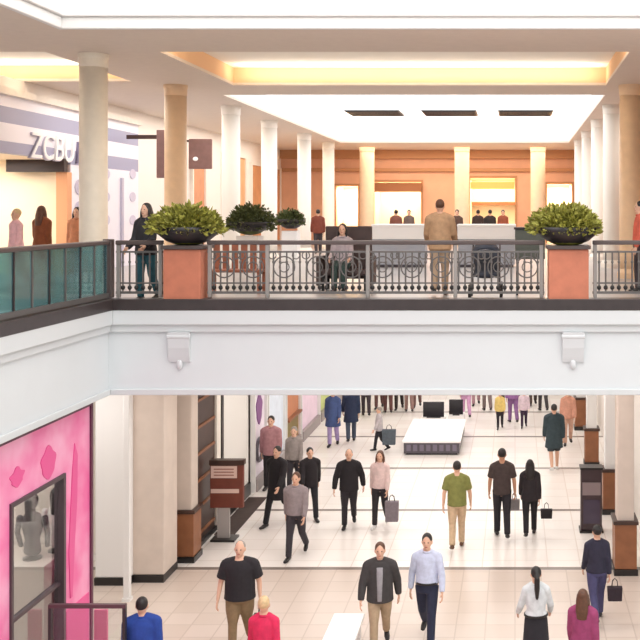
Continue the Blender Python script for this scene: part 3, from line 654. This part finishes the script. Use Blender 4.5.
# ------------------------------------------------------------------ people
def person(label, loc, rz, H=1.75, sex='m', stride=.35, lead=1, arms=None, top=('shirt', (120,120,120)), bottom=('trousers', (60,60,70)), hair=('short', HAIRB),
           skin=SKIN, shoe=SHOEB, vox=.014, group=None, bulk=1.0, seated=False, inner=None, belt=False, pose=None):
    arms = arms or pose
    s = H/1.76; g = thing('person', label, 'person', loc, rz, group or ('people on the upper floor' if loc[2] > 3 else 'people in the lower hall'))
    sh = (.185 if sex == 'm' else .162) * (1 + (bulk-1)*.5); hw = .09 if sex == 'm' else .092; B = bulk
    # legs (forward kinematics); +y is forward
    legs = {}
    for sd in (-1, 1):
        if seated: t, k = 1.45, 1.5
        elif sd == lead: t, k = stride*.85, .12
        else: t, k = -stride*.75, .35 + stride*.4
        hip = Vector((sd*hw, 0, .92)); kn = hip + Vector((sd*.005, math.sin(t), -math.cos(t)))*.43
        an = kn + Vector((0, math.sin(t-k), -math.cos(t-k)))*.405
        pitch = 0 if (sd == lead or seated) else -min(.75, stride*1.1)
        f = Vector((sd*.12, math.cos(pitch), math.sin(pitch))).normalized(); up = Vector((0, -math.sin(pitch), math.cos(pitch)))
        heel = an - f*.05 - up*.05; toe = an + f*.17 - up*.06
        legs[sd] = (hip, kn, an, heel, toe, f)
    low = min(min(l[3].z, l[4].z) for l in legs.values()) - .032
    dz = -low
    up_ = Vector((0,0,dz))
    legs = {k: tuple(p + up_ for p in l[:5]) + (l[5],) for k, l in legs.items()}
    def Z(z, x=0, y=0): return Vector((x, y, z + dz))
    # arms
    A = {}
    for sd in (-1, 1):
        if arms and sd in arms: u, e, ab = arms[sd]
        elif seated: u, e, ab = .35, .9, .12
        else: u, e, ab = (-stride*.8 if sd == lead else stride*.8), .22 + max(0, stride*.3 if sd != lead else 0), .14
        S = Z(1.395, sd*(sh-.005)); d1 = Vector((sd*math.sin(ab), math.sin(u)*math.cos(ab), -math.cos(u)*math.cos(ab)))
        E = S + d1*.285; ab2 = ab*.3; d2 = Vector((sd*math.sin(ab2), math.sin(u+e)*math.cos(ab2), -math.cos(u+e)*math.cos(ab2))); W = E + d2*.25
        A[sd] = (S, E, W, d2)
    body = MB(); ex = MB()
    wm = .135 if sex == 'm' else .122; pm = .158 if sex == 'm' else .168
    tors = [(.86, pm*.93, .102), (.95, pm*.97, .108), (1.08, wm*(1.12 if sex == 'm' else 1), .1), (1.26, .155, .115), (1.36, sh*.9, .1), (1.415, sh*.76, .085), (1.455, sh*.5, .072), (1.49, .065, .062)]
    body.limb([Z(z) for z, a, b in tors], [(a*B, b*B) for z, a, b in tors], 18, cap=.4)
    body.limb([Z(1.46), Z(1.53, 0, .008), Z(1.6, 0, .01)], [.06, .055, .055], 12)
    body.ell(Z(1.645), (.076, .096, .117)); body.ell(Z(1.578, 0, .028), (.056, .066, .058)); body.limb([Z(1.655, 0, .092), Z(1.615, 0, .112)], [.010, .016], 8); body.ell(Z(1.548, 0, .075), (.028, .022, .02))
    for sd in (-1, 1): body.ell(Z(1.63, sd*.08, -.005), (.013, .022, .033))
    for sd in (-1, 1):
        hip, kn, an, heel, toe, f = legs[sd]
        body.limb([hip + Vector((0,0,.02)), hip.lerp(kn, .5), kn, kn.lerp(an, .35), an], [.088*B, .074*B, .057, .055, .037], 12)
        body.limb([heel, heel.lerp(toe, .55), toe], [(.032,.026), (.036,.024), (.03,.015)], 10)
        S, E, W, d2 = A[sd]
        body.limb([S, S.lerp(E, .5), E, E.lerp(W, .35), W], [.055*B, .046*B, .04, .038, .026], 12)
        body.limb([Z(1.49, sd*.03), S + Vector((-sd*.02, 0, .02))], [.05, .05*B], 10); n = Vector((-sd, 0, 0)); n = (n - d2*n.dot(d2)).normalized(); w = n.cross(d2) if sd == -1 else d2.cross(n)
        if w.y < 0 and abs(w.y) > .2: w = -w
        pe = W + d2*.095
        body.limb([W, W + d2*.035, pe - d2*.012], [(.028,.02), (.038,.018), (.04,.015)], 12, ref=w)
        for k in range(4):
            q = (1.5 - k)*.0205; l = (.066, .076, .071, .056)[k]
            p0 = pe - d2*.018 + w*q; dA = (d2 + n*.25).normalized(); dB = (d2 + n*.75).normalized(); dC = (d2 + n*1.4).normalized()
            p1 = p0 + d2*.018 + dA*l*.42; p2 = p1 + dB*l*.34; p3 = p2 + dC*l*.26
            ex.limb([p0, p1, p2, p3], [.0092, .009, .0083, .007], 7)
        tb = W + d2*.03 + w*.03; dT = (d2*.65 + w*.6 + n*.35).normalized(); dU = (d2*.9 + w*.2 + n*.4).normalized()
        ex.limb([tb, tb + dT*.038, tb + dT*.038 + dU*.03], [.0125, .0105, .0085], 7)
    bod = union('body', body, skin, g, vox, s, 2, ex)
    # face
    for sd in (-1, 1): obj('eye', MB().ell(Z(1.647, sd*.031, .0865), (.013, .008, .0075), 8, 6), EYE, bod, smooth=True, scale=s)
    obj('lips', MB().ell(Z(1.577, 0, .092), (.024, .007, .0075), 10, 6), LIP, bod, smooth=True, scale=s)
    # hair
    hk, hm = hair; h = MB()
    if hk != 'bald':
        h.ell(Z(1.674, 0, -.019), (.0855, .1, .1))
        if hk == 'long':
            h.limb([Z(1.68, 0, -.045), Z(1.58, 0, -.075), Z(1.45, 0, -.105), Z(1.34, 0, -.115)], [(.085,.06), (.1,.05), (.1,.04), (.08,.028)], 14)
            for sd in (-1, 1): h.limb([Z(1.67, sd*.075, -.01), Z(1.58, sd*.088, -.005), Z(1.47, sd*.085, .02)], [(.022,.045), (.024,.05), (.02,.035)], 10)
        if hk == 'pony':
            h.limb([Z(1.7, 0, -.09), Z(1.62, 0, -.14), Z(1.45, 0, -.14), Z(1.3, 0, -.135)], [.03, .045, .045, .025], 12)
        if hk == 'cap': pass
        union('hair', h, hm, g, .012, s, 1)
    else:
        h.ell(Z(1.665, 0, -.024), (.083, .09, .098)); union('hair', h, hm, g, .012, s, 1)
    # bottoms
    bk, bc = bottom; bm_ = cloth(*bc); b = MB()
    if not (seated and bk == 'skirt'):
        b.limb([Z(.86), Z(.95), Z(1.0)], [(pm*1.03*B+.002, .13*B), (pm*1.04*B+.004, .134*B), (pm*.99*B+.004, .127*B)], 18, cap=.2)
    if bk in ('trousers', 'shorts'):
        for sd in (-1, 1):
            hip, kn, an, heel, toe, f = legs[sd]
            if bk == 'trousers': b.limb([hip + Vector((0,0,.02)), hip.lerp(kn, .5), kn, kn.lerp(an, .4), an + Vector((0,0,.0))], [.102*B, .089*B, .072, .068, .062], 14, cap=.3)
            else: b.limb([hip + Vector((0,0,.02)), hip.lerp(kn, .5), hip.lerp(kn, .92)], [.102*B, .098*B, .094], 14, cap=.1)
    else:
        kz = min(legs[-1][1].z, legs[1][1].z) - dz; fy = (legs[-1][1].y + legs[1][1].y)/2; hl_ = kz if bk == 'skirt' else .2
        b.limb([Z(.95), Z(.75, 0, fy*.4), Z(hl_, 0, fy)], [(pm*1.1, .135), (.2, .17), (.22, .13 + abs(legs[-1][1].y - legs[1][1].y)*.5)], 18, cap=.1)
    bo = union(bk, b, bm_, g, vox, s, 2)
    for sd in (-1, 1):
        hip, kn, an, heel, toe, f = legs[sd]
        obj('shoe', MB().limb([heel + Vector((0,0,.01)), heel.lerp(toe, .35) + Vector((0,0,.014)), heel.lerp(toe, .7), toe], [(.04,.042), (.042,.046), (.047,.034), (.036,.026)], 12), shoe, g, smooth=True, scale=s)
    # top
    tk, tcl = top; tm = cloth(*tcl); t = MB(); inf = {'tee': .016, 'shirt': .016, 'jacket': .028, 'coat': .03}[tk]; hem = {'tee': .88, 'shirt': .92, 'jacket': .84, 'coat': .62}[tk]
    if seated: hem = .9
    if belt: hem = .985
    rr = [(z, a*B + inf, b2*B + inf) for z, a, b2 in tors if .94 < z < 1.47]; rr = [(z, a + (.014 if z < 1.1 else 0), b + (.026 if z < 1.1 else 0)) for z, a, b in rr]
    rr = [q for q in rr if q[0] > hem + .01]; pts = [Z(hem)] + ([Z(.86)] if hem < .8 else []) + [Z(z) for z, a, b2 in rr]; rad = [(pm*1.06*B + inf + .004 + (.03 if hem < .8 else 0), .136*B + inf + (.02 if hem < .8 else 0))] + ([(pm*1.08*B+inf, .14*B+inf)] if hem < .8 else []) + [(a, b2) for z, a, b2 in rr]
    t.limb(pts, rad, 20, cap=(.12, .35))
    for sd in (-1, 1):
        S, E, W, d2 = A[sd]
        t.limb([Z(1.475, sd*.055), S + Vector((-sd*.02, 0, .02))], [.045 + inf*.8, .05*B + inf], 12)
        if tk == 'tee': t.limb([S, S.lerp(E, .35), S.lerp(E, .72)], [.056*B + inf, .054*B + inf + .002, .052*B + inf + .005], 12, cap=(1, .2))
        else: t.limb([S, S.lerp(E, .5), E, E.lerp(W, .4), E.lerp(W, .96)], [.057*B + inf, .047*B + inf, .041 + inf, .04 + inf*.9, .034 + inf*.7], 12, cap=(1, .25))
    nm = {'tee': 'tee_shirt', 'shirt': 'shirt', 'jacket': 'jacket', 'coat': 'coat'}[tk]
    to = union(nm, t, tm, g, vox, s, 2)
    if inner:
        yb = .115*B + inf
        v = MB().limb([Z(hem+.04, 0, .136*B + inf), Z(1.09, 0, .103*B + inf + .022), Z(1.27, 0, yb-.004), Z(1.4, 0, .085*B + inf)], [(.035,.014), (.042,.016), (.05,.016), (.05,.014)], 12, cap=.3)
        obj('shirt_front', v, cloth(*inner), to, smooth=True, scale=s)
    if tk in ('shirt', 'jacket', 'coat'):
        obj('collar', MB().ringtorus((0, .004, (1.487+dz)), .066, .018, 'z', 18, 8), tm, to, smooth=True, scale=s)
    if belt: obj('belt', MB().limb([Z(.985), Z(1.02)], [(pm*1.08*B+.016, .142*B+.012), (pm*1.06*B+.016, .14*B+.012)], 20, cap=.02), BLACK, bo, smooth=True, scale=s)
    R = Matrix.Rotation(rz, 3, 'Z')
    return g, {sd: Vector(loc) + R @ ((A[sd][2] + A[sd][3]*.1)*s) for sd in (-1, 1)}
def at(px, d, z=0): return (PX(px, d), d, z)
def bag(name, label, c, w, h, dep, col, rz=0, handles=True):
    c = Vector(c); g = thing(name, label, 'bag', (c.x, c.y, c.z - h - .14), rz); m = cloth(*col)
    obj('bag_body', MB().prism([(-w/2*.92, 0), (w/2*.92, 0), (w/2, h), (-w/2, h)], -dep/2, dep/2), m, g, bevel=.012)
    if handles:
        hm = MB()
        for yy in (-dep*.3, dep*.3): hm.limb([(-w*.2, yy, h-.01), (-w*.15, yy*.6, h+.1), (0, yy*.2, h+.14), (w*.15, yy*.6, h+.1), (w*.2, yy, h-.01)], [.006]*5, 6, ref=(0,1,0))
        obj('handle', hm, cloth(60,50,50), g, smooth=True)
    return g
PI_ = PI
# foreground lower hall
pw, hands = person('broad man in black tee shirt and olive trousers walking beside the red-topped person', at(240, 15.9), PI+.05, 1.79, 'm', .25, 1, None, ('tee', (38,34,38)), ('trousers', (138,114,84)), ('bald', HAIRG), bulk=1.36, vox=.012, pose={1: (.1, .3, .28), -1: (-.1, .25, .28)})
bag('duffel_bag', 'dark green bag in the hand of the man in black tee', hands[-1] + Vector((.05, -.1, .02)), .28, .30, .14, (66,74,62))
person('person in a red-pink sweater with blond hair at the lower foreground', at(264, 13.9), 0, 1.68, 'f', .25, 1, None, ('shirt', (214,44,88)), ('trousers', (70,70,90)), ('short', HAIRBL), vox=.012)
person('person with dark hair in a royal blue hooded top at lower left', at(142, 13.8), .2, 1.70, 'm', .2, 1, None, ('jacket', (36,66,146)), ('trousers', (50,50,60)), ('short', HAIRB), vox=.012, bulk=1.08)
person('man in a dark jacket and khaki trousers beside the man in pale blue', at(380, 16.0), PI+.1, 1.74, 'm', .35, 1, None, ('jacket', (62,58,58)), ('trousers', (176,152,124)), ('short', HAIRBR), inner=(150,146,150), vox=.012, bulk=1.12, pose={1: (.25, .2, .3), -1: (-.3, .2, .3)})
person('man in pale blue long-sleeved shirt and navy trousers', at(427, 16.3), PI-.05, 1.80, 'm', .42, -1, None, ('shirt', (200,206,228)), ('trousers', (40,44,66)), ('short', HAIRB), vox=.012, belt=True, pose={1: (-.2, .3, .24), -1: (.25, .25, .24)})
person('woman with a long black ponytail, pale grey top and black skirt', at(536, 15.1), .1, 1.66, 'f', .2, 1, None, ('shirt', (214,218,220)), ('skirt', (38,36,42)), ('pony', HAIRB), belt=True, vox=.012, pose={1: (.2, .6, .3), -1: (.2, .6, .3)})
person('woman with long brown hair in a magenta coat at the lower right', at(583, 14.3), -.25, 1.62, 'f', .2, 1, None, ('coat', (150,62,104)), ('trousers', (110,60,96)), ('long', HAIRBR), vox=.012)
pw, hands = person('woman with black hair in a navy top and blue jeans behind the magenta coat', at(597, 17.2), .15, 1.64, 'f', .3, 1, None, ('shirt', (46,44,62)), ('trousers', (72,70,106)), ('short', HAIRB), vox=.013, bulk=1.1)
bag('handbag', 'dark handbag carried by the woman in navy behind the magenta coat', hands[1] + Vector((.09, 0, .02)), .26, .24, .1, (48,36,44))
# middle distance
person('man in a grey sweatshirt and dark jeans walking towards the camera', at(296, 20.3), PI-.1, 1.75, 'm', .35, 1, None, ('shirt', (146,134,136)), ('trousers', (58,54,60)), ('short', HAIRBR), vox=.014, bulk=1.1)
person('tall person in black coat striding behind the man in grey at left', at(277, 22.5), PI-.35, 1.80, 'm', .5, 1, None, ('coat', (34,30,34)), ('trousers', (30,28,32)), ('short', HAIRB), vox=.015)
person('person with cap-dark hair and pink scarfed top behind the black-coated group', at(271, 25.4), PI, 1.84, 'm', .2, 1, None, ('jacket', (176,128,132)), ('trousers', (40,36,40)), ('short', HAIRB), vox=.016)
person('person in a black jacket just right of the man in grey sweatshirt', at(310, 22.9), PI+.4, 1.66, 'm', .45, -1, None, ('jacket', (36,30,34)), ('trousers', (40,38,44)), ('short', HAIRB), vox=.015)
person('person with grey sweater between the two black-clad walkers', at(294, 24.9), PI, 1.68, 'f', .25, 1, None, ('shirt', (150,140,136)), ('trousers', (52,48,54)), ('short', HAIRG), vox=.016)
person('man in a black long coat and dark trousers walking in the open hall', at(349, 22.3), PI+.1, 1.74, 'm', .25, 1, None, ('jacket', (34,30,34)), ('trousers', (46,42,46)), ('bald', HAIRG), vox=.015, bulk=1.12, pose={1: (.3, .1, .35), -1: (-.3, .1, .35)})
pw, hands = person('woman in a pale pink top and black trousers carrying a grey bag', at(380, 22.3), PI-.1, 1.70, 'f', .25, 1, None, ('shirt', (226,200,196)), ('trousers', (44,40,44)), ('long', HAIRBR), shoe=SHOEW, vox=.015)
bag('shopping_bag', 'grey shopping bag held by the woman in pale pink', hands[-1] + Vector((.12, -.06, .02)), .30, .44, .14, (128,118,124))
person('man in olive tee shirt and khaki trousers seen from behind in mid-hall', at(457, 20.9), .05, 1.82, 'm', .25, 1, None, ('tee', (130,132,72)), ('trousers', (206,178,146)), ('short', HAIRB), shoe=SHOEBR, vox=.014, bulk=1.08, pose={1: (.1, .15, .25), -1: (-.1, .15, .25)})
person('tall man in dark brown tee and black trousers holding hands with a woman', at(502, 21.6), .05, 1.92, 'm', .25, -1, None, ('tee', (70,58,56)), ('trousers', (40,36,42)), ('short', HAIRB), vox=.014, pose={1: (.0, .2, .22), -1: (.1, .2, .2)}, skin=SKIN2)
pw, hands = person('woman in black with long black hair beside the man in dark brown tee', at(530, 21.7), 0, 1.66, 'f', .3, 1, None, ('jacket', (40,34,38)), ('trousers', (36,32,36)), ('long', HAIRB), vox=.014)
bag('handbag', 'black handbag hanging from the right hand of the woman in black', hands[1] + Vector((.155, 0, .02)), .26, .2, .1, (34,30,32))
bag('handbag', 'pale grey bag between the couple walking away', hands[-1] + Vector((-.14, 0, .1)), .24, .24, .1, (160,152,152))
# far lower hall
person('person in dark teal coat with pale legs at right of the far hall', at(554, 27.2), .1, 1.80, 'm', .2, 1, None, ('coat', (52,66,72)), ('shorts', (56,64,70)), ('short', HAIRB), shoe=SHOEW, vox=.016, bulk=1.1)
person('person in blue tunic with lilac leggings, left of the far pair in blue', at(333, 30.0), PI, 1.74, 'f', .15, 1, None, ('coat', (66,84,130)), ('trousers', (168,150,196)), ('short', HAIRBR), vox=.018)
person('person in navy coat and dark jeans, right of the far pair in blue', at(351, 30.6), .2, 1.78, 'm', .25, 1, None, ('coat', (42,52,78)), ('trousers', (70,78,96)), ('short', HAIRB), vox=.018)
p_, hands = person('person in pale grey jacket and black trousers with dark bag beyond the woman in pink', at(379, 29.4), PI/2+.2, 1.30, 'f', .3, 1, None, ('jacket', (190,182,184)), ('trousers', (48,46,52)), ('short', HAIRG), vox=.018)
bag('shoulder_bag', 'dark blue-grey bag beside the person in pale grey jacket', (PX(389, 29.2), 29.2, .82), .4, .44, .16, (84,92,100))
far = [(366, 34.5, (86,56,62), (60,50,56), 'person in maroon top left of the far crowd'), (379, 35.8, (150,104,98), (120,84,82), 'person in dusty rose outfit in the far crowd'), (388, 35.0, (120,84,82), (96,60,58), 'person in dusty red top and brown trousers in the far crowd'), (399, 35.6, (60,46,48), (60,50,50), 'person in near-black top and trousers in the far crowd'), (409, 35.2, (176,142,130), (150,120,112), 'person in tan-pink top left of the far screens'), (417, 36, (110,80,76), (120,90,84), 'person in brown top just left of the far screens'),
       (466, 34.2, (134,112,156), (210,160,196), 'person in lilac top right of the far screens'), (476, 36.4, (206,172,190), (190,150,160), 'person in pale rose top right of the far screens'), (487, 35.4, (150,126,116), (130,112,110), 'person in taupe top in the far right crowd'), (500, 32.4, (222,194,116), (50,44,50), 'child in yellow top before the far crowd'), (513, 33.4, (150,104,160), (140,100,150), 'person in purple outfit in the far right crowd'), (524, 32.6, (216,196,206), (60,44,66), 'child in pale pink top in the far right crowd'), (506, 36.2, (84,62,58), (70,54,52), 'person in dark brown behind the child in yellow'), (533, 36.4, (90,72,66), (80,66,62), 'person in brown left of the charcoal one'), (543, 35.4, (60,58,60), (70,64,66), 'person in charcoal behind the teal-coated one'), (568, 30.2, (206,150,128), (200,160,140), 'person in peach outfit right of the teal-coated one')]
for i, (px, d, tcol, bcol, lab) in enumerate(far):
    ch = lab.startswith('child')
    person(lab, at(px, d), (PI if i % 2 else .2), 1.22 if ch else 1.70, 'f' if i % 3 == 0 else 'm', .2, 1 if i % 2 else -1, None, ('jacket', tcol), ('trousers', bcol), ('short', HAIRB if i % 2 else HAIRBR), vox=.02)
# upper deck
person('person in tan jacket standing on the upper floor between the white counters', at(440, 18.3, DK), 0, 1.74, 'm', .05, 1, None, ('jacket', (184,146,112)), ('trousers', (168,142,118)), ('short', HAIRBR), vox=.013, bulk=1.1, pose={1: (.3, .7, .2), -1: (.3, .7, .2)})
person('person in black top and teal trousers leaning at the short left railing', at(146, 17.0, DK), PI-.3, 1.66, 'f', .1, 1, None, ('jacket', (44,42,46)), ('trousers', (44,92,104)), ('long', HAIRB), vox=.013, pose={1: (.2, .7, .12), -1: (.25, .8, .12)})
person('person in grey top and dark green trousers seated on the dark settee', (PX(342, 19.2), 19.25, DK), PI, 1.64, 'f', 0, 1, None, ('shirt', (172,158,162)), ('trousers', (48,64,60)), ('long', HAIRB), vox=.014, seated=True)
person('person in a red top by the tan column at the right picture edge', at(640, 18.8, DK), PI/2, 1.72, 'f', .1, 1, None, ('shirt', (206,96,76)), ('trousers', (70,60,64)), ('short', HAIRB), vox=.014)
person('woman with long brown hair in a brown coat before the striped storefront', at(42, 20.4, DK), -.3, 1.64, 'f', .15, 1, None, ('coat', (132,74,44)), ('trousers', (60,44,40)), ('long', HAIRBR), vox=.014)
person('person in pale pink top at the far left of the striped storefront', at(16, 19.6, DK), PI-.6, 1.58, 'f', .15, 1, None, ('shirt', (238,190,194)), ('trousers', (90,70,80)), ('short', HAIRBL), vox=.014)
person('person in orange-brown top beside the foremost upper column', at(77, 21.6, DK), PI, 1.62, 'f', .1, 1, None, ('shirt', (206,140,104)), ('trousers', (70,64,70)), ('long', HAIRB), vox=.014)
for px, d, c, lab in ((396, 39, (122,74,60), 'shopper in rust top beyond the left white counter'), (409, 40, (110,92,84), 'shopper in grey-brown top beyond the left white counter'), (478, 40, (60,42,36), 'shopper in dark brown beyond the right white counter'), (490, 39, (46,38,36), 'shopper in black beyond the right white counter'), (503, 41, (150,78,52), 'shopper in orange-red beyond the right white counter'), (457, 37, (90,66,56), 'shopper just right of the person in tan'), (318, 36, (120,60,44), 'shopper in dark red beside the fifth upper column'), (198, 30, (92,44,32), 'shopper in dark red-brown under the square brown sign')):
    person(lab, at(px, d, DK), PI if px % 2 else .3, 1.62, 'f' if px % 2 else 'm', .15, 1, None, ('jacket', c), ('trousers', (60,52,54)), ('short', HAIRB), vox=.022)

# ------------------------------------------------------------------ lights
def area(name, loc, sx, sy, e, col=(1,1,1), rot=(0,0,0)):
    L = bpy.data.lights.new(name, 'AREA'); L.shape = 'RECTANGLE'; L.size = sx; L.size_y = sy; L.energy = e; L.color = col
    o = bpy.data.objects.new(name, L); C.objects.link(o); o.location = loc; o.rotation_euler = rot; return o
for d in (18.5, 23, 27.5, 32, 36.5, 42, 50): area('corridor_fill', (-2, d, CL-.04), 7.5, 1.2, 105, (1, .96, .92))  # unseen area lights added to brighten the hall under the bridge
area('lobby_lamp', (-8.2, 17.2, CL-.04), 2, 2, 40, (1, .96, .92))
area('display_lamp', (-7.9, 14.4, 3.36), 1.5, 2, 35, (1, .96, .92))
WARM = (1, .90, .76)
area('cove_lamp', (-2.2, 18.75, SO+.02), 8.2, .3, 52, WARM, (PI, 0, 0)); area('cove_lamp', (-2.2, 22.7, SO+.02), 8.2, .3, 52, WARM, (PI, 0, 0))
area('cove_lamp', (-10.8, 18.75, SO+.02), 4, .3, 26, WARM, (PI, 0, 0)); area('cove_lamp', (-10.8, 21.9, SO+.02), 4, .3, 26, WARM, (PI, 0, 0))
area('court_lamp', (-2.5, 44.5, SO-.03), 9, 2.5, 230, (1, .86, .68)); area('aisle_lamp', (-9.4, 34, SO-.03), 2, 16, 240, (1, .94, .86)); area('aisle_lamp', (-9.4, 24.5, SO-.03), 2, 3, 55, (1, .94, .86))
area('aisle_lamp', (4.4, 34, SO-.03), 2, 16, 190, (1, .93, .84))
wd = bpy.data.worlds.new('world'); bpy.context.scene.world = wd; wd.use_nodes = True
wd.node_tree.nodes['Background'].inputs[0].default_value = (1, .985, .965, 1); wd.node_tree.nodes['Background'].inputs[1].default_value = .72
vs = bpy.context.scene.view_settings; vs.view_transform = 'Standard'; vs.look = 'None'; vs.gamma = 1; vs.use_curve_mapping = False; vs.exposure = 0.38
